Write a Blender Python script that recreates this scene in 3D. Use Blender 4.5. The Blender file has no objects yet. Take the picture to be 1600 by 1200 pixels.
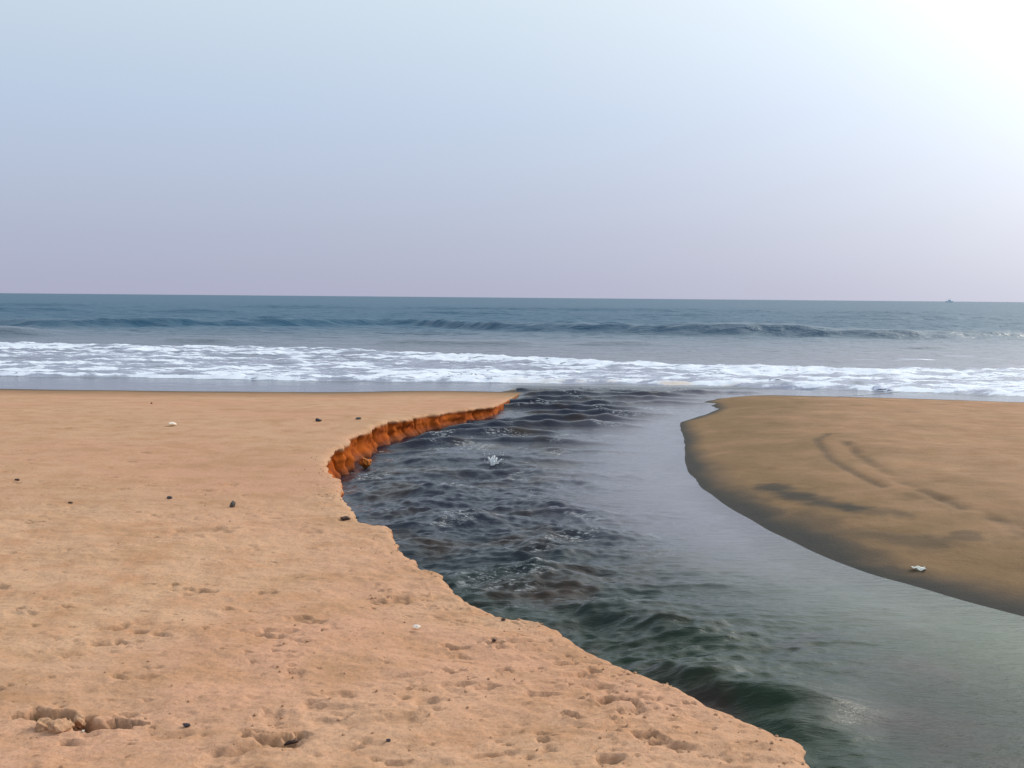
import bpy, math, random
import numpy as np

# ------------------------------------------------------------------ camera, sky, sun, exposure
scn = bpy.context.scene
COL = scn.collection
CAM_H = 2.05
PITCH = math.atan(135 / 1640.0)
ROLL = math.atan(14 / 1600.0)
SUN_AZ, SUN_EL = math.radians(56), math.radians(32)

from mathutils import Matrix, Vector
cam_data = bpy.data.cameras.new('camera')
cam_data.sensor_width = 36.0
cam_data.lens = 36.0 * 1640 / 1600
cam_data.clip_start = 0.05
cam_data.clip_end = 60000
cam = bpy.data.objects.new('camera', cam_data)
COL.objects.link(cam)
fw = Vector((0, math.cos(PITCH), -math.sin(PITCH)))
rt = Vector((1, 0, 0))
up = Vector((0, math.sin(PITCH), math.cos(PITCH)))
ax = rt * math.cos(ROLL) + up * math.sin(ROLL)
ay = -rt * math.sin(ROLL) + up * math.cos(ROLL)
m = Matrix.Identity(4)
for i in range(3):
    m[i][0], m[i][1], m[i][2] = ax[i], ay[i], -fw[i]
m.translation = Vector((0, 0, CAM_H))
cam.matrix_world = m
scn.camera = cam

world = bpy.data.worlds.new('World')
scn.world = world
world.use_nodes = True
wn, wl = world.node_tree.nodes, world.node_tree.links
wn.clear()
SUN_DIR = Vector((math.sin(SUN_AZ) * math.cos(SUN_EL), math.cos(SUN_AZ) * math.cos(SUN_EL), math.sin(SUN_EL)))


def wnode(t, **kw):
    n = wn.new(t)
    for k, v in kw.items():
        setattr(n, k, v)
    return n


tc = wnode('ShaderNodeTexCoord')
sky = wnode('ShaderNodeTexSky', sky_type='NISHITA')
sky.sun_disc = False
sky.sun_elevation = SUN_EL
sky.sun_rotation = SUN_AZ
sky.air_density = 1.0
sky.dust_density = 4.0
sky.ozone_density = 1.0
wl.new(tc.outputs['Generated'], sky.inputs['Vector'])
sep = wnode('ShaderNodeSeparateXYZ')
wl.new(tc.outputs['Generated'], sep.inputs[0])
el = wnode('ShaderNodeMath', operation='ARCSINE')
wl.new(sep.outputs['Z'], el.inputs[0])
elr = wnode('ShaderNodeMapRange')
elr.inputs['From Min'].default_value = 0.0
elr.inputs['From Max'].default_value = math.radians(60)
wl.new(el.outputs[0], elr.inputs['Value'])
ramp = wnode('ShaderNodeValToRGB')          # the haze veil all round the horizon
cr = ramp.color_ramp
cr.elements[0].position = 0.0
cr.elements[0].color = (0.40, 0.415, 0.55, 1)
cr.elements[1].position = 1.0
cr.elements[1].color = (0.50, 0.62, 0.80, 1)
for pos, c in ((0.06, (0.415, 0.46, 0.60, 1)), (0.16, (0.465, 0.56, 0.715, 1)), (0.28, (0.585, 0.69, 0.775, 1)), (0.5, (0.62, 0.74, 0.83, 1))):
    e_ = cr.elements.new(pos)
    e_.color = c
wl.new(elr.outputs[0], ramp.inputs[0])
dot = wnode('ShaderNodeVectorMath', operation='DOT_PRODUCT')
wl.new(tc.outputs['Generated'], dot.inputs[0])
dot.inputs[1].default_value = SUN_DIR
ang = wnode('ShaderNodeMath', operation='ARCCOSINE')
wl.new(dot.outputs['Value'], ang.inputs[0])
sc_ = wnode('ShaderNodeMath', operation='MULTIPLY')
sc_.inputs[1].default_value = -1.0 / math.radians(11.0)
wl.new(ang.outputs[0], sc_.inputs[0])
ex = wnode('ShaderNodeMath', operation='EXPONENT')
wl.new(sc_.outputs[0], ex.inputs[0])
glow = wnode('ShaderNodeVectorMath', operation='SCALE')   # the hazy sun's aureole
glow.inputs[0].default_value = (9.0, 8.9, 8.3)
wl.new(ex.outputs[0], glow.inputs['Scale'])
nsc = wnode('ShaderNodeVectorMath', operation='SCALE')
nsc.inputs['Scale'].default_value = 0.010
wl.new(sky.outputs[0], nsc.inputs[0])
sc2 = wnode('ShaderNodeMath', operation='MULTIPLY')
sc2.inputs[1].default_value = -1.0 / math.radians(18.0)
wl.new(ang.outputs[0], sc2.inputs[0])
ex2 = wnode('ShaderNodeMath', operation='EXPONENT')
wl.new(sc2.outputs[0], ex2.inputs[0])
wide = wnode('ShaderNodeVectorMath', operation='SCALE')
wide.inputs[0].default_value = (0.42, 0.40, 0.38)
wl.new(ex2.outputs[0], wide.inputs['Scale'])
add0 = wnode('ShaderNodeVectorMath', operation='ADD')
wl.new(glow.outputs[0], add0.inputs[0])
wl.new(wide.outputs[0], add0.inputs[1])
add1 = wnode('ShaderNodeVectorMath', operation='ADD')
wl.new(ramp.outputs[0], add1.inputs[0])
wl.new(add0.outputs[0], add1.inputs[1])
add2 = wnode('ShaderNodeVectorMath', operation='ADD')
wl.new(add1.outputs[0], add2.inputs[0])
wl.new(nsc.outputs[0], add2.inputs[1])
bg = wnode('ShaderNodeBackground')
bg.inputs['Strength'].default_value = 1.0
wl.new(add2.outputs[0], bg.inputs[0])
wo = wnode('ShaderNodeOutputWorld')
wl.new(bg.outputs[0], wo.inputs[0])

sun_data = bpy.data.lights.new('sun', 'SUN')
sun_data.energy = 1.4
sun_data.angle = math.radians(18.0)
sun_data.color = (1.0, 0.90, 0.76)
sun = bpy.data.objects.new('sun', sun_data)
COL.objects.link(sun)
sun.rotation_euler = (-SUN_DIR).to_track_quat('-Z', 'Y').to_euler()
sun.location = (20, 28, 16)

scn.view_settings.view_transform = 'Standard'
scn.view_settings.look = 'None'
scn.view_settings.exposure = 0.0
scn.view_settings.gamma = 1.0
scn.view_settings.use_curve_mapping = False
scn.render.engine = 'CYCLES'
scn.cycles.use_denoising = True

# ------------------------------------------------------------------ numeric helpers
rng = np.random.RandomState(11)
PERM = rng.permutation(4096)
GA = rng.rand(4096) * 2 * np.pi
GX, GY = np.cos(GA), np.sin(GA)


def perlin(x, y, seed=0):
    x = np.asarray(x, float) + seed * 17.31
    y = np.asarray(y, float) + seed * 9.77
    xi = np.floor(x).astype(np.int64)
    yi = np.floor(y).astype(np.int64)
    fx, fy = x - xi, y - yi
    u = fx * fx * fx * (fx * (fx * 6 - 15) + 10)
    v = fy * fy * fy * (fy * (fy * 6 - 15) + 10)

    def g(ix, iy, dx, dy):
        h = PERM[(PERM[ix & 4095] + iy) & 4095]
        return GX[h] * dx + GY[h] * dy
    n00 = g(xi, yi, fx, fy)
    n10 = g(xi + 1, yi, fx - 1, fy)
    n01 = g(xi, yi + 1, fx, fy - 1)
    n11 = g(xi + 1, yi + 1, fx - 1, fy - 1)
    a = n00 + u * (n10 - n00)
    b = n01 + u * (n11 - n01)
    return (a + v * (b - a)) * 1.5


def fbm(x, y, octv=4, seed=0, gain=0.5):
    s, a, f = 0, 1.0, 1.0
    for k in range(octv):
        s = s + a * perlin(x * f, y * f, seed + k * 3)
        a *= gain
        f *= 2.03
    return s


def sstep(a, b, x):
    t = np.clip((x - a) / (b - a), 0, 1)
    return t * t * (3 - 2 * t)


def grid_mesh(name, P, attrs, mat, quad_mask=None):
    R, C = P.shape[:2]
    me = bpy.data.meshes.new(name)
    idx = np.arange(R * C).reshape(R, C)
    q = np.stack([idx[:-1, :-1], idx[:-1, 1:], idx[1:, 1:], idx[1:, :-1]], -1).reshape(-1, 4)
    co = P.reshape(-1, 3)
    if quad_mask is not None:
        q = q[quad_mask.reshape(-1)]
        used = np.unique(q)
        remap = -np.ones(R * C, int)
        remap[used] = np.arange(len(used))
        q = remap[q]
        co = co[used]
        attrs = {k: v.reshape(-1)[used] for k, v in attrs.items()}
    me.vertices.add(len(co))
    me.vertices.foreach_set('co', np.ascontiguousarray(co, np.float32).ravel())
    me.loops.add(q.size)
    me.loops.foreach_set('vertex_index', q.ravel().astype(np.int32))
    me.polygons.add(len(q))
    me.polygons.foreach_set('loop_start', np.arange(0, q.size, 4, dtype=np.int32))
    me.polygons.foreach_set('loop_total', np.full(len(q), 4, np.int32))
    me.polygons.foreach_set('use_smooth', np.ones(len(q), bool))
    for k, v in attrs.items():
        at = me.attributes.new(k, 'FLOAT', 'POINT')
        at.data.foreach_set('value', np.ascontiguousarray(v, np.float32).ravel())
    me.update(calc_edges=True)
    me.validate()
    me.materials.append(mat)
    ob = bpy.data.objects.new(name, me)
    COL.objects.link(ob)
    return ob


def poly_mesh(name, verts, faces, mat, parent=None, smooth=True, loc=None):
    me = bpy.data.meshes.new(name)
    me.from_pydata([tuple(v) for v in verts], [], [tuple(f) for f in faces])
    me.update()
    me.polygons.foreach_set('use_smooth', [smooth] * len(me.polygons))
    me.materials.append(mat)
    ob = bpy.data.objects.new(name, me)
    COL.objects.link(ob)
    if parent:
        ob.parent = parent
    if loc is not None:
        ob.location = loc
    return ob


def tag(o, label=None, cat=None, group=None, kind=None):
    if label:
        o['label'] = label
    if cat:
        o['category'] = cat
    if group:
        o['group'] = group
    if kind:
        o['kind'] = kind
    return o


# ------------------------------------------------------------------ materials
class NT:
    def __init__(self, name):
        self.mat = bpy.data.materials.new(name)
        self.mat.use_nodes = True
        self.n = self.mat.node_tree.nodes
        self.l = self.mat.node_tree.links
        self.b = self.n['Principled BSDF']

    def node(self, t, **kw):
        n = self.n.new(t)
        for k, v in kw.items():
            setattr(n, k, v)
        return n

    def put(self, sock, v):
        if hasattr(v, 'is_linked') or hasattr(v, 'links'):
            self.l.new(v, sock)
        else:
            sock.default_value = v

    def pos(self, scale=(1, 1, 1), rot=0.0):
        g = self.node('ShaderNodeNewGeometry')
        mp = self.node('ShaderNodeMapping')
        mp.inputs['Scale'].default_value = scale
        mp.inputs['Rotation'].default_value = (0, 0, rot)
        self.l.new(g.outputs['Position'], mp.inputs[0])
        return mp.outputs[0]

    def noise(self, vec, scale, detail=3, rough=0.5):
        n = self.node('ShaderNodeTexNoise')
        n.inputs['Scale'].default_value = scale
        n.inputs['Detail'].default_value = detail
        n.inputs['Roughness'].default_value = rough
        self.l.new(vec, n.inputs['Vector'])
        return n.outputs['Fac']

    def rng(self, v, a, b, c=0.0, d=1.0, smooth=True):
        n = self.node('ShaderNodeMapRange')
        n.interpolation_type = 'SMOOTHSTEP' if smooth else 'LINEAR'
        n.inputs['From Min'].default_value = a
        n.inputs['From Max'].default_value = b
        n.inputs['To Min'].default_value = c
        n.inputs['To Max'].default_value = d
        self.put(n.inputs['Value'], v)
        return n.outputs[0]

    def math(self, op, a, b=0.0):
        n = self.node('ShaderNodeMath', operation=op)
        self.put(n.inputs[0], a)
        self.put(n.inputs[1], b)
        return n.outputs[0]

    def mix(self, f, a, b):
        n = self.node('ShaderNodeMix', data_type='RGBA')
        self.put(n.inputs['Factor'], f)
        self.put(n.inputs['A'], a if not isinstance(a, tuple) else (*a, 1))
        self.put(n.inputs['B'], b if not isinstance(b, tuple) else (*b, 1))
        return n.outputs['Result']

    def attr(self, name):
        n = self.node('ShaderNodeAttribute', attribute_name=name)
        return n.outputs['Fac']

    def bump(self, h, strength, dist, prev=None):
        n = self.node('ShaderNodeBump')
        n.inputs['Strength'].default_value = strength
        n.inputs['Distance'].default_value = dist
        self.l.new(h, n.inputs['Height'])
        if prev is not None:
            self.l.new(prev, n.inputs['Normal'])
        return n.outputs[0]


def sand_material():
    t = NT('sand')
    p = t.pos()
    big = t.noise(p, 0.45, 3)
    mid = t.noise(p, 3.2, 4, 0.6)
    fine = t.noise(p, 55, 3, 0.7)
    grain = t.noise(p, 260, 2, 0.7)
    dry = t.mix(t.rng(big, 0.35, 0.65), (0.550, 0.296, 0.182), (0.545, 0.328, 0.196))
    dry = t.mix(t.rng(mid, 0.42, 0.72), dry, (0.480, 0.255, 0.140))
    patch = t.noise(t.pos((1.0, 1.6, 1.0), 0.2), 1.3, 5, 0.65)
    dry = t.mix(t.rng(patch, 0.46, 0.70, 0, 0.6), dry, (0.40, 0.215, 0.105))
    dry = t.mix(t.rng(fine, 0.45, 0.75, 0, 0.6), dry, (0.34, 0.18, 0.09))
    dry = t.mix(t.rng(fine, 0.5, 0.2, 0, 0.35), dry, (0.62, 0.41, 0.245))
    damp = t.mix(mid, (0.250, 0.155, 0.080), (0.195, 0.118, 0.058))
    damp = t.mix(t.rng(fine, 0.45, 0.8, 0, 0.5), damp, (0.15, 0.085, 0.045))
    wet = t.mix(mid, (0.048, 0.046, 0.040), (0.032, 0.036, 0.034))
    face = t.mix(t.rng(mid, 0.35, 0.7), (0.40, 0.088, 0.008), (0.22, 0.040, 0.005))
    face = t.mix(t.rng(fine, 0.5, 0.8, 0, 0.6), face, (0.17, 0.04, 0.006))
    strata = t.noise(t.pos((0.5, 0.5, 14.0)), 3.0, 4, 0.6)
    face = t.mix(t.rng(strata, 0.5, 0.7, 0, 0.55), face, (0.20, 0.045, 0.008))
    stain = t.mix(mid, (0.055, 0.050, 0.042), (0.085, 0.065, 0.045))
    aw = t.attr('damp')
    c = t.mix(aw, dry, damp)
    c = t.mix(t.attr('stain'), c, stain)
    c = t.mix(t.attr('face'), c, face)
    c = t.mix(t.attr('wet'), c, wet)
    t.l.new(c, t.b.inputs['Base Color'])
    r = t.math('SUBTRACT', 0.92, t.math('MULTIPLY', t.attr('wet'), 0.12))
    t.l.new(r, t.b.inputs['Roughness'])
    t.b.inputs['Specular IOR Level'].default_value = 0.10
    b1 = t.bump(t.noise(p, 24, 5, 0.7), 0.55, 0.014)
    b2 = t.bump(fine, 0.5, 0.006, b1)
    b3 = t.bump(grain, 0.5, 0.002, b2)
    t.l.new(b3, t.b.inputs['Normal'])
    return t.mat


def stream_material():
    t = NT('stream_water')
    p = t.pos()
    n1 = t.noise(p, 1.1, 3)
    sp = t.node('ShaderNodeSeparateXYZ')
    t.l.new(p, sp.inputs[0])
    y_mix = t.rng(sp.outputs['Y'], 5, 10)  # water colour goes from green to blue and lilac along Y
    clear = t.mix(y_mix, (0.006, 0.020, 0.003), (0.011, 0.015, 0.028))
    body = t.mix(t.rng(n1, 0.45, 0.7), clear, (0.026, 0.014, 0.006))
    shal = t.mix(y_mix, (0.088, 0.112, 0.056), (0.160, 0.148, 0.172))
    body = t.mix(t.attr('shallow'), body, shal)
    fl = t.math('MULTIPLY', t.attr('foam'), t.rng(t.noise(t.pos((1.0, 2.4, 1.0), 0.2), 16, 5, 0.75), 0.50, 0.66, 0, 0.75))
    body = t.mix(fl, body, (0.72, 0.72, 0.70))
    t.l.new(body, t.b.inputs['Base Color'])
    t.l.new(t.math('ADD', 0.07, t.math('MULTIPLY', fl, 0.6)), t.b.inputs['Roughness'])
    t.b.inputs['IOR'].default_value = 1.333
    pr = t.pos((0.55, 2.4, 1.0), 0.22)
    b1 = t.bump(t.noise(pr, 5.5, 5, 0.62), 0.36, 0.035)
    b2 = t.bump(t.noise(pr, 30, 4, 0.65), 0.45, 0.008, b1)
    t.l.new(b2, t.b.inputs['Normal'])
    return t.mat


def sea_material():
    t = NT('sea_water')
    p = t.pos()
    far = t.node('ShaderNodeSeparateXYZ')
    g = t.node('ShaderNodeNewGeometry')
    t.l.new(g.outputs['Position'], far.inputs[0])
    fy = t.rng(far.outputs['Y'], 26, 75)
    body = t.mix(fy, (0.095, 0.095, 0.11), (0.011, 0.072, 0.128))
    dist = t.rng(far.outputs['Y'], 28, 85)
    calm = t.rng(far.outputs['Y'], 23, 45, 0.10, 0.80)
    ps = t.pos((0.35, 1.0, 1.0))
    f1 = t.noise(ps, 3.0, 5, 0.65)
    f2 = t.noise(p, 14.0, 3, 0.6)
    lace = t.math('ADD', t.math('MULTIPLY', f1, 0.7), t.math('MULTIPLY', f2, 0.3))
    fm = t.attr('foam')
    body = t.mix(t.rng(fm, 0.05, 0.6), body, (0.27, 0.28, 0.36))      # water full of air bubbles
    thr = t.math('SUBTRACT', t.math('ADD', lace, fm), 1.07)
    fo = t.rng(thr, -0.06, 0.10)
    body = t.mix(fo, body, (0.70, 0.73, 0.78))
    silt = t.math('MULTIPLY', fo, t.attr('silt'))
    body = t.mix(silt, body, (0.50, 0.34, 0.20))
    t.l.new(body, t.b.inputs['Base Color'])
    t.l.new(t.math('ADD', t.math('ADD', 0.12, t.math('MULTIPLY', dist, 0.31)), t.math('MULTIPLY', fo, 0.35)), t.b.inputs['Roughness'])
    t.b.inputs['IOR'].default_value = 1.333
    pw = t.pos((0.55, 1.0, 1.0))
    b1 = t.bump(t.noise(pw, 0.55, 5, 0.62), 0.55, 0.50)
    b2 = t.bump(t.noise(pw, 5.0, 4, 0.6), 0.40, 0.06, b1)
    for b_ in (b1, b2):
        t.l.new(calm, b_.node.inputs['Strength'])
    t.l.new(b2, t.b.inputs['Normal'])
    return t.mat


def froth_material():
    t = NT('froth')
    p = t.pos()
    c = t.mix(t.rng(t.noise(p, 6, 4, 0.6), 0.35, 0.7), (0.73, 0.74, 0.80), (0.47, 0.50, 0.62))
    c = t.mix(t.math('MULTIPLY', t.attr('silt'), t.rng(t.noise(p, 4, 3), 0.35, 0.6)), c, (0.50, 0.36, 0.23))
    t.l.new(c, t.b.inputs['Base Color'])
    t.b.inputs['Roughness'].default_value = 0.7
    t.b.inputs['Subsurface Weight'].default_value = 0.0
    b = t.bump(t.noise(p, 22, 4, 0.7), 0.6, 0.04)
    t.l.new(b, t.b.inputs['Normal'])
    return t.mat


def plain_material(name, col, col2=None, rough=0.8, scale=30, bump=0.3):
    t = NT(name)
    g = t.node('ShaderNodeTexCoord')
    n = t.noise(g.outputs['Object'], scale, 4, 0.6)
    c = t.mix(t.rng(n, 0.35, 0.65), col, col2 or tuple(v * 0.6 for v in col))
    t.l.new(c, t.b.inputs['Base Color'])
    t.b.inputs['Roughness'].default_value = rough
    b = t.bump(n, bump, 0.01)
    t.l.new(b, t.b.inputs['Normal'])
    return t.mat


SAND = sand_material()
STREAM = stream_material()
SEA = sea_material()
FROTH = froth_material()

# ------------------------------------------------------------------ plan of the place (metres; the camera stands over x=0, y=0)
BANK = np.array([(-30, 26), (-12, 11), (-5, 6), (0, 2.9), (1.5, 2.1), (3.0, 1.40), (3.45, 1.16), (3.716, 1.059), (3.859, 1.081), (3.924, 1.024), (4.04, 0.957), (4.17, 0.899), (4.236, 0.799), (4.327, 0.777), (4.444, 0.7), (4.583, 0.594), (4.722, 0.49), (4.871, 0.401), (4.971, 0.322), (5.136, 0.261), (5.27, 0.228), (5.386, 0.115), (5.461, -0.033), (5.669, -0.198), (5.818, -0.283), (6.141, -0.413), (6.41, -0.452), (6.533, -0.59), (6.801, -0.69), (6.942, -0.756), (7.265, -0.836), (7.469, -0.892), (7.663, -0.93), (7.769, -1.087), (7.928, -1.207), (8.274, -1.259), (8.484, -1.317), (8.879, -1.433), (9.088, -1.523), (9.28, -1.52), (9.651, -1.557), (9.934, -1.676), (10.276, -1.803), (11.234, -1.922), (11.888, -2.004), (12.573, -1.926), (13.197, -1.981), (13.544, -1.866), (14.299, -1.838), (15.083, -1.735), (15.57, -1.524), (16.112, -1.33), (16.843, -1.029), (17.4, -0.70), (18.017, -0.317), (19.967, -0.059), (22.882, 0.254), (26, 0.6), (60, 3.0)])
SPIT = np.array([(-40, 120), (-10, 40), (0, 13), (2, 9), (4, 6), (5.5, 4.25), (6.587, 3.298), (6.817, 3.142), (7.062, 2.979), (7.376, 2.819), (7.663, 2.63), (8.113, 2.463), (8.596, 2.329), (9.191, 2.201), (9.875, 2.098), (10.601, 2.02), (11.209, 1.98), (12.155, 2.009), (12.965, 2.084), (14.252, 2.286), (15.239, 2.45), (16.361, 2.558), (17.299, 2.702), (17.973, 3.059), (18.701, 3.445), (19.6, 3.80), (20.3, 3.80), (20.7, 3.72), (21.489, 4.083), (22.105, 4.699), (22.6, 5.4), (26, 8), (60, 20)])
SHORE = np.array([(-200, 24.0), (-40, 23.2), (-11.0, 22.6), (-8.3, 22.5), (-3.6, 22.5), (-1.8, 23.1), (0, 23.0), (5.7, 22.64), (8.05, 22.27), (10.5, 21.4), (20, 20.5), (200, 16)])
LEVEL_Y = [-30, 0, 4, 10, 13.9, 16, 18.5, 20.5, 22.6, 24.6, 60]
LEVEL_Z = [.6, .42, .36, .32, .29, .26, .17, .09, 0.0, -.1, -1.5]


def smooth_interp(y, tab_x, tab_y, w):
    s = 0
    for k in (-1.0, -0.5, 0.0, 0.5, 1.0):
        s = s + np.interp(y + k * w, tab_x, tab_y)
    return s / 5.0


def bank_x(y):
    y = np.asarray(y, float)
    n = 0.026 * perlin(y * 2.6, y * 0 + 3.3, 5) + 0.024 * perlin(y * 7.0, y * 0 + 1.7, 6) + (0.016 * perlin(y * 19.0, y * 0 + .7, 7) + 0.007 * perlin(y * 43.0, y * 0 + .4, 4)) * (1 - .55 * sstep(8.5, 10, y))
    cell = y / 0.36 + 1.1 * perlin(y * .9, y * 0 + .6, 14) + .4 * perlin(y * 2.3, y * 0 + .6, 15)
    ci = np.floor(cell).astype(int)
    blk = (np.sin(ci * 12.9898) * 43758.5453) % 1.0
    nxt = (np.sin((ci + 1) * 12.9898) * 43758.5453) % 1.0
    blk = blk + (nxt - blk) * sstep(.82, 1.0, cell - ci)
    clod = .075 * blk * sstep(8.6, 10, y) + .4 * np.abs(perlin(y * 3.6, y * 0 + .2, 8)) * 0.10 * sstep(8, 10, y)
    fade = 1 - 0.75 * sstep(17, 19, y)
    return np.interp(y, BANK[:, 0], BANK[:, 1]) + (n - clod + 0.02) * fade


def spit_x(y):
    y = np.asarray(y, float)
    return smooth_interp(y, SPIT[:, 0], SPIT[:, 1], 0.12) + 0.02 * perlin(y * 1.6, y * 0 + .5, 9)


def shore_y(x):
    return smooth_interp(x, SHORE[:, 0], SHORE[:, 1], 0.6) + 0.10 * perlin(np.asarray(x) * 0.35, np.asarray(x) * 0 + .3, 12) + 0.03 * perlin(np.asarray(x) * 1.3, np.asarray(x) * 0 + .3, 13)


# footprints and scuffs on the dry sand: x, y, heading, length, width, depth
PRINTS = [(-1.86, 4.06, 1.5, .16, .09, .060), (-1.575, 3.945, 1.70, .20, .09, .085), (-1.70, 4.02, 1.4, .12, .07, .04),
          (.405, 4.215, .9, .13, .10, .050), (.50, 4.115, .9, .12, .10, .030), (.31, 4.544, .8, .16, .09, .025), (.398, 4.399, .8, .16, .09, .028),
          (.51, 3.87, .9, .11, .09, .045), (.565, 3.80, .9, .12, .09, .030), (-1.02, 3.72, 1.0, .24, .12, .040), (-1.763, 5.876, 1.5, .22, .12, .035),
          (-.667, 5.73, .7, .22, .11, .030), (-1.612, 4.48, 1.1, .20, .08, .030), (-.68, 4.10, 1.3, .30, .16, .020), (-.36, 4.21, .4, .20, .09, .028),
          (-.70, 4.29, 1.2, .14, .09, .022), (-.254, 5.667, 1.0, .22, .10, .030), (.36, 3.66, .6, .14, .10, .040), (-.06, 3.69, 1.3, .20, .07, .030),
          (-.21, 4.43, 1.3, .20, .06, .032), (-.10, 4.39, 1.3, .22, .06, .030), (-2.24, 7.415, 1.3, .42, .20, .030), (-.955, 4.54, 1.0, .12, .09, .024),
          (-.44, 4.51, 1.2, .20, .06, .020), (-1.30, 3.86, 1.3, .26, .07, .022), (-.95, 4.05, 1.1, .12, .07, .02), (-.83, 3.80, 1.25, .22, .08, .04),
          (-.55, 3.98, 1.3, .30, .10, .018), (-.75, 5.05, 1.0, .12, .06, .016), (-1.0, 4.95, 1.2, .14, .06, .016), (-1.05, 4.72, 1.3, .14, .05, .014)]
N_DEEP = len(PRINTS)
r2 = np.random.RandomState(5)
for k in range(460):
    yy = 3.3 + 6.8 * r2.rand() ** 1.5
    xx = float(np.interp(yy, BANK[:, 0], BANK[:, 1])) - 0.06 - r2.rand() ** 1.3 * (0.52 * yy + 1.3)
    L_ = 0.04 + 0.16 * r2.rand() ** 2.2
    PRINTS.append((xx, yy, 1.35 + r2.rand() * 0.75, L_, L_ * (0.22 + .25 * r2.rand()), 0.006 + 0.020 * r2.rand() ** 2))
for k in range(110):
    yy = 9 + 7 * r2.rand()
    xx = float(np.interp(yy, BANK[:, 0], BANK[:, 1])) - 0.3 - r2.rand() * (0.5 * yy)
    PRINTS.append((xx, yy, 1.4 + r2.rand() * .5, 0.08 + .14 * r2.rand(), .06, 0.006 + 0.014 * r2.rand() ** 2))


def press_prints(X, Y, Z, rows_y):
    for i, (px, py, hd, L_, W_, D_) in enumerate(PRINTS):
        ext = max(L_, W_) * 1.3
        a, b = np.searchsorted(rows_y, (py - ext, py + ext))
        if b <= a:
            continue
        xs, ys = X[a:b], Y[a:b]
        dx, dy = xs - px, ys - py
        u = (dx * math.sin(hd) + dy * math.cos(hd)) / (L_ * .5)
        v = (dx * math.cos(hd) - dy * math.sin(hd)) / (W_ * .5)
        sc = 1.6 / max(L_, .06)
        wob = 0.80 * fbm(xs * sc, ys * sc, 3, 40 + i % 9, .6)
        r = np.sqrt(u * u + v * v) * (1 + wob)
        far = 0.5 + 0.5 * np.tanh(dy / (0.25 * max(W_, .03)))       # deepest under the far wall
        D_ = D_ if i < 2 or i >= N_DEEP else D_ * .62
        hole = -D_ * (1 - sstep(0.62, 1.04, r)) * (0.35 + 0.75 * far) * (1 + .5 * perlin(xs * 22, ys * 22, 70 + i % 5))
        rim = min(D_ * 0.38, .010) * np.exp(-((r - 1.25) / 0.22) ** 2) * (0.6 + 0.8 * perlin(xs * 9, ys * 9, 60 + i % 7))
        Z[a:b] += hole + rim


def rows_from(spec):
    out = [spec[0][0]]
    for (y0, y1, rel, mx) in spec:
        y = out[-1]
        while y < y1:
            y += min(max(rel * abs(y), 0.004), mx)
            out.append(y)
    return np.array(out)


# ------------------------------------------------------------------ the dry beach, with its undercut bank
def beach_level(x, y):
    ys = y - (shore_y(x) - 22.6) * sstep(15, 21.5, y)
    return smooth_interp(ys, LEVEL_Y, LEVEL_Z, 0.9)


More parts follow.
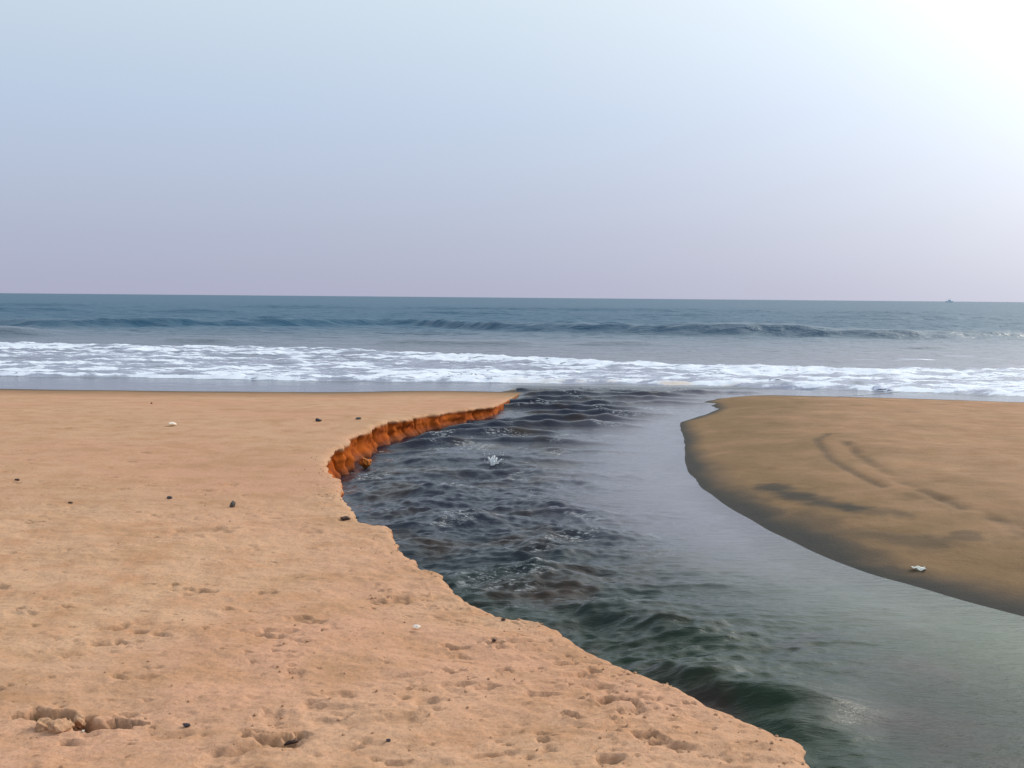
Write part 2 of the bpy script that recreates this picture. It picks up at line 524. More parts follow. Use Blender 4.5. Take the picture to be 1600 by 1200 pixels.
def build_beach():
    rows = np.concatenate([np.linspace(-28, 2.4, 36), rows_from([(2.45, 8.8, .0026, 1), (8.8, 18.5, 1, .023), (18.5, 25, 1, .06), (25, 60, .05, 2)])])
    nF, nC, nD = 270, 22, 26
    xe = bank_x(rows)
    W = np.maximum(xe + 0.57 * np.abs(rows) + 1.3, 4)
    t = np.linspace(1, 0, nF) ** 1.12
    Xf = xe[:, None] - W[:, None] * t[None, :]
    g = np.linspace(1, 0, nC + 1)[:-1]
    Xc = Xf[:, :1] - 150 * g[None, :] ** 2.2
    X = np.concatenate([Xc, Xf], 1)
    Y = np.repeat(rows[:, None], X.shape[1], 1)
    Z = beach_level(X, Y)
    near = 1 - sstep(7.5, 10.5, Y + 0.5 * perlin(X * .5, Y * .5, 2))
    d_edge = xe[:, None] - X
    Z += 0.020 * fbm(X * .55, Y * .55, 2, 20) * (1 - sstep(17, 21, Y))
    Z += near * (0.012 * fbm(X * 2.2, Y * 3.0, 3, 21) + 0.0052 * fbm(X * 9, Y * 13, 3, 22, .6))
    Z += (1 - near) * 0.004 * fbm(X * 3.2, Y * 3.8, 3, 23) * (1 - sstep(18, 21, Y))
    Z += 0.022 * near * sstep(8.6, 7.6, Y + .35 * perlin(X * .8, Y, 3))      # edge of the loose dry sand
    Z += .010 * fbm(X * 7, Y * 8, 3, 25, .65) * np.exp(-d_edge / .45) * sstep(3.5, 5.5, Y) * sstep(10.5, 8.5, Y)
    Zb = Z.copy()
    press_prints(X, Y, Z, rows)
    pit = np.clip((Zb - Z - .008) / .045, 0, .8)       # deeper prints take the darker sand colour, more with depth
    Z -= 0.03 * np.exp(-d_edge / 0.03) * sstep(0.05, .12, Z)              # worn lip
    ztop = Z[:, -1]
    # the face of the bank, going down below the water
    k = np.linspace(0, 1, nD + 1)[1:]
    depth = np.maximum(ztop + 0.28, 0.12)
    zf = ztop[:, None] - depth[:, None] * k[None, :]
    yy = np.repeat(rows[:, None], nD, 1)
    hrel = np.clip((ztop[:, None] - zf) / 0.3, 0, 1)
    tall = sstep(.05, .2, ztop)[:, None]
    lump = 0.05 * fbm(yy * 2.2, zf * 5.0, 3, 30, .55) + 0.02 * np.abs(perlin(yy * 5.0, zf * 2.5, 33))
    crack = -0.08 * np.exp(-(np.abs(perlin(yy * 1.9, zf * .6, 34)) / 0.06) ** 2)
    under = -0.05 * np.sin(np.pi * np.clip(hrel * 1.1, 0, 1)) * (0.6 + perlin(yy * 1.4, zf * 0 + .2, 35))
    foot = 0.03 * hrel ** 2 + 0.08 * np.clip(hrel - .55, 0, 1) * (0.7 + perlin(yy * 2.5, zf * 0 + .9, 36))
    xf = xe[:, None] + (lump + crack + under) * tall * np.minimum(hrel * 6, 1) + foot
    Xa = np.concatenate([X, xf], 1)
    Ya = np.concatenate([Y, yy + 0.012 * perlin(yy * 3, zf * 7, 37) * tall], 1)
    Za = np.concatenate([Z, zf], 1)
    face = np.concatenate([np.zeros_like(X), np.repeat(np.minimum(k * 14, 1)[None, :], len(rows), 0) * sstep(.02, .10, ztop)[:, None]], 1)
    # damp, packed sand towards the sea
    dsh = shore_y(Xa) - Ya
    damp = sstep(3.6, .6, dsh + .3 * perlin(Xa * .5, Ya * .8, 41)) * 0.85
    damp = np.maximum(damp, 0.13 * sstep(7.6, 8.8, Ya + .35 * perlin(Xa * .8, Ya, 3)))
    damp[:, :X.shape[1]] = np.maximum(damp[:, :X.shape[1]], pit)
    damp = np.maximum(damp, np.exp(-np.abs(np.concatenate([d_edge, -np.abs(xf - xe[:, None])], 1)) / .06) * .15)
    wet = sstep(1.1, .15, dsh + .18 * perlin(Xa * .9, Ya, 42)) * 0.75
    wet = np.maximum(wet, sstep(.06, -.02, Za) * 0.45 * (face > .3))
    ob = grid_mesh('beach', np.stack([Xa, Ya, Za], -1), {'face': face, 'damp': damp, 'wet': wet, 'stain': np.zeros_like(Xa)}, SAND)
    tag(ob, 'pale orange dry sand beach with footprints and a crumbling orange bank along the stream', kind='structure')
    return X, Y, Z


# ------------------------------------------------------------------ the low damp sandbar across the stream
def seg_dist(X, Y, pts):
    best = np.full(X.shape, 1e9)
    side = np.zeros(X.shape)
    for (x0, y0), (x1, y1) in zip(pts[:-1], pts[1:]):
        dx, dy = x1 - x0, y1 - y0
        L2 = dx * dx + dy * dy
        t = np.clip(((X - x0) * dx + (Y - y0) * dy) / L2, 0, 1)
        d = np.hypot(X - x0 - t * dx, Y - y0 - t * dy)
        s = np.sign((X - x0) * dy - (Y - y0) * dx)
        upd = d < best
        best = np.where(upd, d, best)
        side = np.where(upd, s, side)
    return best, side


TRACK_A = [(4.40, 14.5), (4.10, 14.0), (4.00, 13.53), (3.79, 12.3), (3.74, 11.2), (3.76, 10.5)]
TRACK_B = [(4.39, 13.72), (4.17, 12.29), (4.05, 10.93), (4.06, 10.11), (4.12, 9.3), (4.3, 8.6), (4.6, 8.0)]
STAIN_LINES = [([(2.68, 10.9), (2.84, 10.4), (3.00, 9.95), (3.16, 9.6)], .21, 1.0), ([(2.70, 9.6), (2.85, 9.0), (3.05, 8.6), (3.35, 8.3)], .26, .55), ([(2.45, 9.3), (2.65, 8.7), (2.85, 8.2)], .20, .55)]


def build_sandbar():
    rows = np.concatenate([np.linspace(-12, 5.9, 22), rows_from([(6.0, 23.5, 1, .034), (23.5, 60, .06, 3)])])
    nF, nC = 215, 20
    xr = spit_x(rows)
    x0 = xr - 1.1
    W = np.maximum(0.62 * rows + 2.5 - x0, 6)
    t = np.linspace(0, 1, nF) ** 1.2
    Xf = x0[:, None] + W[:, None] * t[None, :]
    g = np.linspace(0, 1, nC + 1)[1:]
    X = np.concatenate([Xf, Xf[:, -1:] + 160 * g[None, :] ** 2.2], 1)
    Y = np.repeat(rows[:, None], X.shape[1], 1)
    slope = np.gradient(xr, rows)
    d = (X - xr[:, None]) / np.sqrt(1 + np.clip(slope, -2.5, 2.5)[:, None] ** 2)
    rise = np.where(d > 0, 0.27 * (1 - np.exp(-np.clip(d, 0, None) / 1.9)) + 0.004 * np.clip(d, 0, 20), 0.16 * d)
    dsh = shore_y(X) - Y
    shr = np.where(dsh > 0, 0.30 * (1 - np.exp(-np.clip(dsh, 0, None) / 4.0)), 0.055 * dsh)
    k = 0.03
    h = np.clip(0.5 + 0.5 * (shr - rise) / k, 0, 1)
    Z = shr + (rise - shr) * h - k * h * (1 - h)
    Z = np.maximum(Z, -1.6)
    amp = sstep(0, .12, Z)
    Z += amp * (0.016 * fbm(X * .6, Y * .5, 2, 50) + 0.0055 * fbm(X * 3.0, Y * 3.4, 3, 51) + 0.0032 * fbm(X * 9, Y * 11, 3, 52))
    da, sa = seg_dist(X, Y, TRACK_A)
    db, sb = seg_dist(X, Y, TRACK_B)
    Z += -0.022 * np.exp(-(da / .06) ** 2) * (.7 + .6 * perlin(X * 3, Y * 2, 59)) + 0.010 * np.exp(-(da / .30) ** 2)
    Z += -0.026 * np.exp(-(db / .08) ** 2) * (0.6 + perlin(X * 4, Y * 3, 53))
    stain = np.zeros_like(X)
    for pts, wid, k_ in STAIN_LINES:
        ds, _ = seg_dist(X, Y, pts)
        q = ds / wid + .45 * fbm(X * 2.6, Y * 3.0, 4, 54, .6)
        stain = np.maximum(stain, sstep(1.35, .1, q) * k_)
    stain = np.maximum(stain, 0.55 * np.exp(-(da / .06) ** 2))
    stain = np.maximum(stain, 0.50 * np.exp(-(db / .08) ** 2) * sstep(-.5, .3, perlin(X * 3, Y * 2, 55)))
    stain = np.maximum(stain, 0.5 * sstep(.18, .6, fbm(X * 2.1, Y * 1.7, 3, 56)) * sstep(2.6, 1.2, d) * sstep(12, 9, Y))
    n = perlin(X * 1.3, Y * 1.1, 57)
    wet = sstep(.64, .16, d * (1 + .7 * sstep(12, 15, Y)) + .10 * n + 0.04 * perlin(X * 6, Y * 5, 58)) * 0.95
    wet = np.maximum(wet, sstep(1.0, .1, dsh + .2 * n) * .8)
    damp = 0.62 + .16 * fbm(X * 1.6, Y * 1.3, 4, 61, .6) + 0.38 * sstep(3.2, .5, d + .7 * n) - 0.16 * sstep(2, 6, X - xr[:, None] - .4 * n)
    ob = grid_mesh('sandbar', np.stack([X, Y, Z], -1), {'face': np.zeros_like(X), 'damp': damp, 'wet': wet, 'stain': stain}, SAND)
    tag(ob, 'low rounded brown damp sandbar with dark stains across the stream', kind='structure')
    return X, Y, Z


# ------------------------------------------------------------------ the stream
RIDGES = [((.75, 5.55), (1.65, 5.02), .19, .14), ((.35, 6.85), (1.20, 6.20), .16, .15), ((-.05, 7.75), (.60, 7.15), .085, .13),
          ((1.20, 4.92), (1.62, 4.74), .15, .12), ((-.25, 10.1), (.75, 9.75), .09, .16), ((-1.15, 11.0), (-.20, 10.5), .10, .17),
          ((0, 8.25), (.55, 7.95), .07, .12), ((-.75, 12.25), (-.30, 11.85), .09, .15), ((.5, 8.9), (1.1, 8.7), .05, .13),
          ((-.55, 9.3), (.05, 9.1), .06, .13), ((-.45, 12.75), (.15, 12.55), .09, .13), ((.95, 5.95), (1.9, 5.6), .05, .12),
          ((-1.2, 13.6), (-.4, 13.2), .07, .14), ((.3, 11.6), (1.0, 11.3), .05, .15)]


def build_stream():
    rows = np.concatenate([np.linspace(-14, 2.9, 60), rows_from([(2.95, 14, .0028, .034), (14, 24.6, 1, .034)])])
    nS = 400
    xl = bank_x(rows) - 0.16
    xr = np.minimum(spit_x(rows) + 0.9, 0.75 * np.abs(rows) + 9)
    xr = np.where(rows > 20, xr + (rows - 20) * .5, xr)
    t = np.linspace(0, 1, nS)
    X = xl[:, None] + (xr - xl)[:, None] * (t[None, :] ** 1.15)
    Y = np.repeat(rows[:, None], nS, 1)
    xw = spit_x(rows)[:, None]
    s = (X - xl[:, None]) / np.maximum(xw - xl[:, None], .5)
    # where the current runs fast and broken
    lim = np.interp(rows, [0, 3.5, 5, 7, 9, 12, 15, 18, 21, 24], [.02, .06, .26, .50, .62, .66, .68, .74, .80, .85])[:, None]
    env = sstep(lim + .34 - .2 * sstep(6, 4.5, rows)[:, None], lim - .16, s + .12 * perlin(X * .7, Y * .9, 70))
    calm = 0.12 - .09 * sstep(7.5, 5.0, rows)[:, None]
    # standing waves towards the mouth
    wx, wy = X + .25 * perlin(X * .8, Y * .5, 71), Y + .26 * perlin(X * .50, Y * .3, 72)
    ph = 2 * np.pi * wy / 0.92
    seg = sstep(-.55, .05, perlin(X * .62, Y * .9, 73))
    sw = (np.exp(2.8 * (np.cos(ph) - 1)) - .25) * seg
    mouth = sstep(9.5, 15.5, Y) * sstep(24.0, 22.4, Y)
    rot = -0.35 * sstep(9, 4, rows)[:, None]
    rx, ry = X * np.cos(rot) - Y * np.sin(rot), X * np.sin(rot) + Y * np.cos(rot)
    a = perlin(rx * .95, ry * 2.1, 74)
    b = perlin(rx * 1.8 + .5 * a, ry * 4.6, 75)
    c = perlin(rx * 4.6 + .5 * b, ry * 10.5, 76)
    d = perlin(rx * 12, ry * 23, 77)
    ridge = (1 - np.abs(b) * 2)
    rough = (0.052 * a + 0.036 * ridge * (0.5 + a)) * (1 - .25 * sstep(8, 5, Y)) + 0.021 * c + 0.012 * d
    Z = env * ((1 - .78 * mouth) * rough + mouth * 0.115 * sw * (1 + .4 * perlin(X * 3, Y * 3, 83)))
    Z += (1 - env) * calm * sstep(.0, .7, spit_x(rows)[:, None] - X) * (0.08 * perlin(X * 1.5, Y * 2.2, 78) + 0.035 * perlin(X * 4, Y * 10, 79) * (1 + .8 * perlin(X * .8, Y * 1.1, 82)))
    # the larger waves of the fast water, each steep on its upstream side
    for (x0, y0), (x1, y1), hh, wf in RIDGES:
        dx, dy = x1 - x0, y1 - y0
        L = math.hypot(dx, dy)
        u = ((X - x0) * dx + (Y - y0) * dy) / L
        v = (-(X - x0) * dy + (Y - y0) * dx) / L + .12 * perlin(X * 1.3, Y * 1.8, 84) + .02 * perlin(X * 6, Y * 7, 85)
        end = sstep(-.35 * L, .4 * L, u) * sstep(1.35 * L, .6 * L, u)
        Z += .42 * hh * end * np.where(v < 0, np.exp(-(v / (.9 * wf)) ** 2), np.exp(-(v / (2.6 * wf)) ** 2)) * (1 + .4 * b)
    Z *= sstep(24.5, 22.8, Y) * .96 + .04
    bankd = X - bank_x(rows)[:, None]
    lee = sstep(9, 11, Y) * sstep(18.5, 17, Y)
    Z *= 1 - .7 * lee * sstep(.45, .05, bankd)
    Z -= 0.055 * lee * sstep(1.1, .2, bankd)
    Z += 0.012
    Z = np.where(Y > 23.6, Z - 0.05 * sstep(23.6, 24.5, Y), Z)
    foam = env * sstep(.35, .9, .55 * a / .5 + b * 1.1 + .35 * perlin(X * 3, Y * 3, 80)) * sstep(5.5, 8.5, Y)
    foam *= .95
    foam = np.maximum(foam, 0.5 * sstep(.35, .05, X - bank_x(rows)[:, None]) * sstep(9, 10.5, Y) * sstep(17, 15, Y) * sstep(0, .5, perlin(X * 5, Y * 4, 81)))
    shallow = sstep(.45, .95, s) * sstep(1.2, 3, rows)[:, None]
    ob = grid_mesh('stream', np.stack([X, Y, Z], -1), {'foam': foam, 'shallow': shallow}, STREAM)
    tag(ob, 'dark rippling stream curving through the sand to the sea', kind='structure')
    return ob


# ------------------------------------------------------------------ the sea with its swell and surf
FRONT = np.array([(-200, 30), (-30, 26.5), (-12.6, 25.8), (-4, 25.05), (0, 24.95), (4, 24.8), (5.1, 24.5), (6.7, 24.2), (8.65, 23.6), (11, 22.6), (20, 21.5), (200, 20)])
BACK = np.array([(-200, 42), (-30, 43), (-20, 42.1), (-12.8, 41.9), (-6.1, 40), (0, 34.7), (4.8, 32.7), (8.6, 31.4), (12.4, 31.4), (16, 32.7), (30, 36), (200, 40)])
CREST = np.array([(-200, 80), (-45, 66), (-27, 66), (-17, 69), (-9, 77), (-5, 72), (-3, 68), (1.5, 64), (6.8, 61.5), (14, 60), (20, 58.6), (25, 59.5), (30, 61), (60, 66), (200, 80)])


def sea_parts(X, Y):
    fr = smooth_interp(X, FRONT[:, 0], FRONT[:, 1], .8) + .12 * perlin(X * .8, X * 0, 90) + .06 * perlin(X * 2.4, X * 0, 91)
    bk = smooth_interp(X, BACK[:, 0], BACK[:, 1], 2.5) + 1.3 * fbm(X * .25, X * 0 + .4, 2, 92)
    near = sstep(400, 150, Y)
    Z = 0 * X
    # swell crests, steep side to the shore
    def crest(yc, amp, wf, wb):
        d = Y - yc
        return amp * np.where(d < 0, np.exp(-(d / wf) ** 2), np.exp(-(d / wb) ** 2))
    yc = smooth_interp(X, CREST[:, 0], CREST[:, 1], 2.5) + 1.2 * perlin(X * .12, X * 0 + .5, 93) + .4 * perlin(X * .5, X * 0 + .5, 94)
    am = 0.47 + 0.20 * sstep(-.35, .45, perlin(X * .11 + .35, X * 0 + .2, 95)) + .06 * perlin(X * .45, X * 0, 96)
    am = am * (1 - .45 * sstep(19, 27, X))
    Z = Z + crest(yc, am, 1.0, 6.0)
    yc2 = yc + 9 + 3 * perlin(X * .08, X * 0 + .2, 97)
    Z = Z + crest(yc2, .38 * sstep(-.1, .5, perlin(X * .10 + 4.4, X * 0, 98)), 1.6, 5)
    Z = Z + crest(51.0 + 1.0 * perlin(X * .2, X * 0, 99), .42 * sstep(-21, -25, X), 1.4, 4)
    Z = Z + crest(45.5 + 1.6 * perlin(X * .16, X * 0 + .3, 100), .16 * sstep(-.1, .4, perlin(X * .3, X * 0 + .8, 101)), .8, 2.5)
    Z = Z + crest(118 + 4 * perlin(X * .05, X * 0 + .3, 102), .45 * sstep(-.3, .3, perlin(X * .06, X * 0 + .8, 103)), 2.5, 8)
    Z = Z + crest(165 + 6 * perlin(X * .04, X * 0 + .3, 104), .5 * sstep(-.3, .3, perlin(X * .04, X * 0 + .8, 105)), 3, 10)
    off = sstep(44, 62, Y)
    Z = Z + off * near * (.08 * perlin(X * .14, Y * .42, 106) + .09 * perlin(X * .34, Y * .95, 107) + .060 * perlin(X * .9, Y * 2.1, 108))
    Z = Z + sstep(24, 30, Y) * (1 - off) * (.02 * perlin(X * .7, Y * 1.3, 109) + .012 * perlin(X * 2, Y * 3.4, 110))
    # broken water: a low bore with a lumpy front
    din = Y - fr
    inside = sstep(0, .35, din)
    bore = inside * np.exp(-np.clip(din, 0, None) / 9.0)
    lum = fbm(X * 1.3, Y * .8, 4, 111, .6)
    surf = sstep(0, .4, din) * sstep(1.5, -1.5, Y - bk)
    Z = Z + .085 * bore + surf * (.038 * lum + .02 * perlin(X * 4, Y * 2.5, 115))
    hgt = .10 * np.exp(-((Y - bk + 1.5 - .6 * perlin(X * .4, X * 0, 116)) / 1.0) ** 2)
    Z = Z + hgt
    # foam cover: 0 none, 1 solid
    st = fbm(X * .22, Y * 1.0, 4, 112, .6)
    st2 = fbm(X * .8, Y * 2.2, 3, 113, .6)
    dens = .47 + .26 * np.exp(-np.clip(din, 0, None) / 2.2) + .20 * np.exp(-((Y - bk + 2.0) / 1.6) ** 2)
    foam = sstep(-.06, .12, din) * sstep(1.0, -1.2, Y - bk + .9 * st) * np.clip(dens + .30 * st + .30 * st2, 0, 1.1)
    # stray flecks behind the surf on the right
    foam = np.maximum(foam, .62 * sstep(.45, .75, fbm(X * .25, Y * .9, 3, 114)) * sstep(6, 14, X) * sstep(46, 36, Y) * (Y > bk))
    silt = .6 * sstep(-1.0, 2.0, X) * sstep(6.2, 4.6, X) * sstep(1.2, .3, din) * sstep(-.35, .35, fbm(X * 1.1, Y * 2.5, 3, 117))
    return Z, foam, silt, din


def build_sea():
    rows = [20.0]
    while rows[-1] < 400:
        y = rows[-1]
        rows.append(y + (0.13 if y < 36 else min(.0036 * y, 3.0)))
    while rows[-1] < 30000:
        rows.append(rows[-1] * 1.12)
    rows = np.array(rows)
    t = np.linspace(-1, 1, 520) * .66
    t = np.concatenate([[-30, -14, -7, -4, -2.4, -1.6, -1.15, -.9, -.76], t, [.76, .9, 1.15, 1.6, 2.4, 4, 7, 14, 30]])
    X = rows[:, None] * t[None, :]
    Y = np.repeat(rows[:, None], len(t), 1)
    Z, foam, silt, din = sea_parts(X, Y)
    Z = Z + .010
    inch = sstep(.0, .25, X - bank_x(rows)[:, None] + .5) * sstep(.6, .2, X - spit_x(rows)[:, None])
    Z = np.where(Y < 24.7, Z - .09 * inch * sstep(24.5, 24.0, Y), Z)
    ob = grid_mesh('sea', np.stack([X, Y, Z], -1), {'foam': foam, 'silt': silt}, SEA)
    tag(ob, 'grey blue sea with low swell reaching to the horizon', kind='structure')
    # thick froth riding on the broken water: its own sheet of lumps with gaps
    ry = np.concatenate([np.arange(21.5, 30, .09), np.arange(30, 46, .14)])
    X = np.repeat(np.linspace(-1, 1, 620)[None, :], len(ry), 0) * (ry[:, None] * .60)
    Y = np.repeat(ry[:, None], X.shape[1], 1)
    Z, foam, silt, din = sea_parts(X, Y)
    cov = foam + .28 * fbm(X * 1.7, Y * 2.8, 3, 120, .65) + .14 * perlin(X * 7, Y * 7, 121) - 1.0
    lump = np.clip(cov, 0, .6)
    Zf = Z + .012 + np.minimum(lump * .12, .015) - .012 * (cov < 0) + lump * .05 * np.clip(fbm(X * 5, Y * 4, 3, 122), -.3, 1) + .035 * np.exp(-((din - .3) / .35) ** 2) * np.clip(.5 + fbm(X * 2.6, Y * 2, 3, 123), 0, 1.6)
    m = (cov[:-1, :-1] + cov[1:, 1:] + cov[1:, :-1] + cov[:-1, 1:]) > .04
    ob = grid_mesh('surf_foam', np.stack([X, Y, Zf], -1), {'silt': silt}, FROTH, m)
    tag(ob, 'white churned surf foam spread along the shore break', 'foam', kind='stuff')


BEACH = build_beach()
BAR = build_sandbar()
build_stream()
build_sea()


def ground_z(x, y, g):
    j = int(np.argmin(np.abs(g[1][:, 0] - y)))
    i = int(np.argmin(np.abs(g[0][j] - x)))
    return float(g[2][j, i])


# ------------------------------------------------------------------ loose things
import bmesh


def lump(name, seed, size, mat, loc, rot=(0, 0, 0), sub=2, facets=5, rough=.18, parent=None):
    """a stone or clod: a ball cut by random planes, then roughened"""
    r = np.random.RandomState(seed)
    bm = bmesh.new()
    bmesh.ops.create_icosphere(bm, subdivisions=sub + 1, radius=1.0)
    co = np.array([v.co[:] for v in bm.verts])
    for k in range(facets):
        n = r.normal(size=3)
        n /= np.linalg.norm(n)
        d = .55 + .3 * r.rand()
        h = co @ n - d
        co = co - np.clip(h, 0, None)[:, None] * n * .9
    co = co * (1 + rough * fbm(co[:, 0] * 1.7 + co[:, 2], co[:, 1] * 1.7 - co[:, 2] * 1.3, 3, seed % 50))[:, None]
    co = co * np.array(size) * .5
    for v, c in zip(bm.verts, co):
        v.co = c
    me = bpy.data.meshes.new(name)
    bm.to_mesh(me)
    bm.free()
    me.materials.append(mat)
    me.polygons.foreach_set('use_smooth', [False] * len(me.polygons))
    ob = bpy.data.objects.new(name, me)
    COL.objects.link(ob)
    ob.location = loc
    ob.rotation_euler = rot
    if parent:
        ob.parent = parent
    return ob


DARK = plain_material('dark_stone', (0.020, 0.014, 0.022), (0.05, 0.04, 0.045), .7, 40)
GREY = plain_material('grey_stone', (0.11, 0.10, 0.085), (0.06, 0.055, 0.05), .8, 60)
BROWN = plain_material('brown_pebble', (0.10, 0.05, 0.03), (0.05, 0.025, 0.02), .75, 60)
RED = plain_material('red_fragment', (0.30, 0.06, 0.04), (0.2, 0.05, 0.03), .7, 60)
PALE = plain_material('shell_white', (0.78, 0.70, 0.60), (0.62, 0.52, 0.42), .5, 80, .2)
PAPER = plain_material('paper_white', (0.80, 0.78, 0.70), (0.68, 0.66, 0.56), .7, 50, .2)
CLOD = plain_material('dry_clod', (0.47, 0.27, 0.15), (0.36, 0.19, 0.10), .95, 45, .5)
BCLOD = plain_material('bank_clod', (0.46, 0.14, 0.014), (0.24, 0.06, 0.008), .95, 25, .6)
WOOD = plain_material('dark_wood', (0.035, 0.018, 0.014), (0.07, 0.035, 0.02), .85, 70, .5)
SPRAY = plain_material('spray_white', (0.82, 0.82, 0.80), (0.70, 0.72, 0.72), .35, 40, .2)


def on_beach(x, y, dz=0.0):
    return (x, y, ground_z(x, y, BEACH) + dz)


tag(lump('stone', 1, (.095, .06, .055), DARK, on_beach(-2.726, 14.73, .018), (.1, .25, .3)), 'blackish angular stone on smooth sand left of the orange bank', 'stone')
tag(lump('stone', 2, (.085, .05, .045), GREY, on_beach(-2.211, 15.04, .012), (0, -.1, .2)), 'small grey pointed stone just right of the blackish stone', 'stone')
tag(lump('stone', 3, (.055, .045, .065), GREY, on_beach(-2.256, 8.39, .022), (.1, .2, .5)), 'grey upright stone on sand level with the bank corner', 'stone')
tag(lump('pebble', 4, (.05, .035, .022), DARK, on_beach(-2.864, 8.69, .008)), 'flat black pebble left of the grey upright stone', 'pebble')
tag(lump('pebble', 5, (.045, .03, .028), BROWN, on_beach(-4.55, 9.56, .007)), 'small dark pebble at the far left edge of the sand', 'pebble')
tag(lump('pebble', 6, (.04, .03, .018), BROWN, on_beach(-3.622, 8.52, .006)), 'tiny brown pebble left of the flat black pebble', 'pebble')
tag(lump('pebble', 7, (.045, .03, .03), RED, on_beach(-6.176, 17.9, .01)), 'tiny reddish fragment on the far left sand near the sea', 'pebble')
tag(lump('pebble', 8, (.028, .02, .016), BROWN, on_beach(-.033, 5.36, .005)), 'tiny brown pebble at the lip of the near bank', 'pebble')
tag(lump('pebble', 9, (.024, .018, .016), BROWN, on_beach(-.076, 4.99, .005)), 'tiny brown pebble standing clear of the bank lip', 'pebble')
tag(lump('pebble', 10, (.018, .014, .012), DARK, on_beach(-.452, 3.82, .004)), 'tiny black pebble at the bottom centre of the sand', 'pebble')
tag(lump('pebble', 11, (.042, .022, .016), DARK, on_beach(-1.252, 3.955, .006), (0, .1, -.5)), 'dark oval pebble right of the deep footprint', 'pebble')
tag(lump('pebble', 12, (.012, .010, .010), PALE, on_beach(-1.63, 3.895, .004)), 'tiny white pebble beside the deep footprint', 'pebble')
tag(lump('sand_clod', 13, (.105, .08, .06), CLOD, on_beach(-1.724, 3.915, .012), (.2, .1, .3), rough=.3), 'largest sand clod kicked up between the deep footprints', 'clod', 'clods by the footprint')
tag(lump('sand_clod', 14, (.085, .07, .055), CLOD, on_beach(-1.80, 3.945, .010), (.3, 0, 1.3), rough=.3), 'rounded sand clod left of the largest clod', 'clod', 'clods by the footprint')
tag(lump('sand_clod', 15, (.09, .07, .05), CLOD, on_beach(-1.70, 4.02, .012), (0, .3, 2.1), rough=.3), 'flat sand clod behind the largest clod', 'clod', 'clods by the footprint')
tag(lump('sand_clod', 16, (.075, .05, .035), BROWN, on_beach(-1.26, 7.86, .010), (0, .1, .3), rough=.3), 'dark brown clod on the stepped lip of the bank', 'clod')
for k, (x, y, z, sx, lab) in enumerate([(-1.72, 10.05, .06, .15, 'orange lump slumped at the near end of the orange bank'),
                                        (-1.78, 12.75, .02, .17, 'orange lump slumped at the foot of the tall orange bank'),
                                        (-1.50, 9.22, .10, .10, 'small orange lump in the notch below the orange bank')]):
    tag(lump('bank_clod', 20 + k, (sx, sx * .8, sx * .7), BCLOD, (x, y, z), (.2 * k, .3, k), sub=2, rough=.35), lab, 'clod', 'lumps fallen from the bank')


def shell(name, loc, size, rz, tilt, mat):
    """a ribbed fan of a shell with a thick rim and a hinge"""
    nu, nv = 15, 7
    vs, fs = [], []
    for side in (0, 1):
        for i in range(nu):
            a = math.radians(-62 + 124 * i / (nu - 1))
            for j in range(nv):
                q = j / (nv - 1)
                rr = (.08 + .92 * q) * (1 + .05 * math.cos(i * math.pi))
                dome = .30 * math.sin(math.pi * (.12 + .88 * (1 - q) * .9)) * math.cos(a * .9) + .025 * math.cos(i * math.pi) * q
                vs.append((rr * math.sin(a) * size, rr * math.cos(a) * size, (dome - .05 * side) * size))
    o = nu * nv
    for i in range(nu - 1):
        for j in range(nv - 1):
            q = (i * nv + j, (i + 1) * nv + j, (i + 1) * nv + j + 1, i * nv + j + 1)
            fs.append(q)
            fs.append(tuple(o + v for v in q[::-1]))
    rim = [i * nv + nv - 1 for i in range(nu)] + [(nu - 1) * nv + j for j in range(nv - 2, -1, -1)] + [i * nv for i in range(nu - 2, -1, -1)] + [j for j in range(1, nv - 1)]
    for a, b in zip(rim, rim[1:] + rim[:1]):
        fs.append((a, a + o, b + o, b))
    ob = poly_mesh(name, vs, fs, mat, loc=loc)
    ob.rotation_euler = (tilt, .1, rz)
    return ob


tag(shell('shell', on_beach(-.47, 5.205, .006), .028, .4, .5, PALE), 'small pale shell on bare sand near the bank', 'shell')
tag(shell('shell', on_beach(-4.5, 14.0, .01), .10, 1.5, .2, PALE), 'pale shell lying far out on the smooth left sand', 'shell')


def paper_scrap(loc):
    """a crumpled white scrap, bent up along two creases, with real thickness"""
    n, mth = 12, 8
    vs, fs = [], []
    for side in (0, 1):
        for i in range(n):
            for j in range(mth):
                u, v = i / (n - 1) - .5, j / (mth - 1) - .5
                z = .020 * abs(u + .12) + .016 * abs(v - .1) + .010 * math.sin(9 * u + 4 * v) + (.004 if side == 0 else 0)
                w = .85 + .15 * math.sin(7 * u)
                vs.append((u * .095 + .008 * math.sin(11 * v), v * .07 * w, z * .8))
    o = n * mth
    for i in range(n - 1):
        for j in range(mth - 1):
            q = (i * mth + j, (i + 1) * mth + j, (i + 1) * mth + j + 1, i * mth + j + 1)
            fs.append(q)
            fs.append(tuple(o + v for v in q[::-1]))
    rim = [i * mth for i in range(n)] + [(n - 1) * mth + j for j in range(1, mth)] + [i * mth + mth - 1 for i in range(n - 2, -1, -1)] + [j for j in range(mth - 2, 0, -1)]
    for a, b in zip(rim, rim[1:] + rim[:1]):
        fs.append((a, b, b + o, a + o))
    ob = poly_mesh('scrap', vs, fs, PAPER, loc=loc, smooth=False)
    ob.rotation_euler = (.15, .05, -.3)
    return ob


tag(paper_scrap((3.05, 7.70, ground_z(3.05, 7.70, BAR) + .004)), 'white scrap lying on the brown sandbar near the stream', 'scrap')


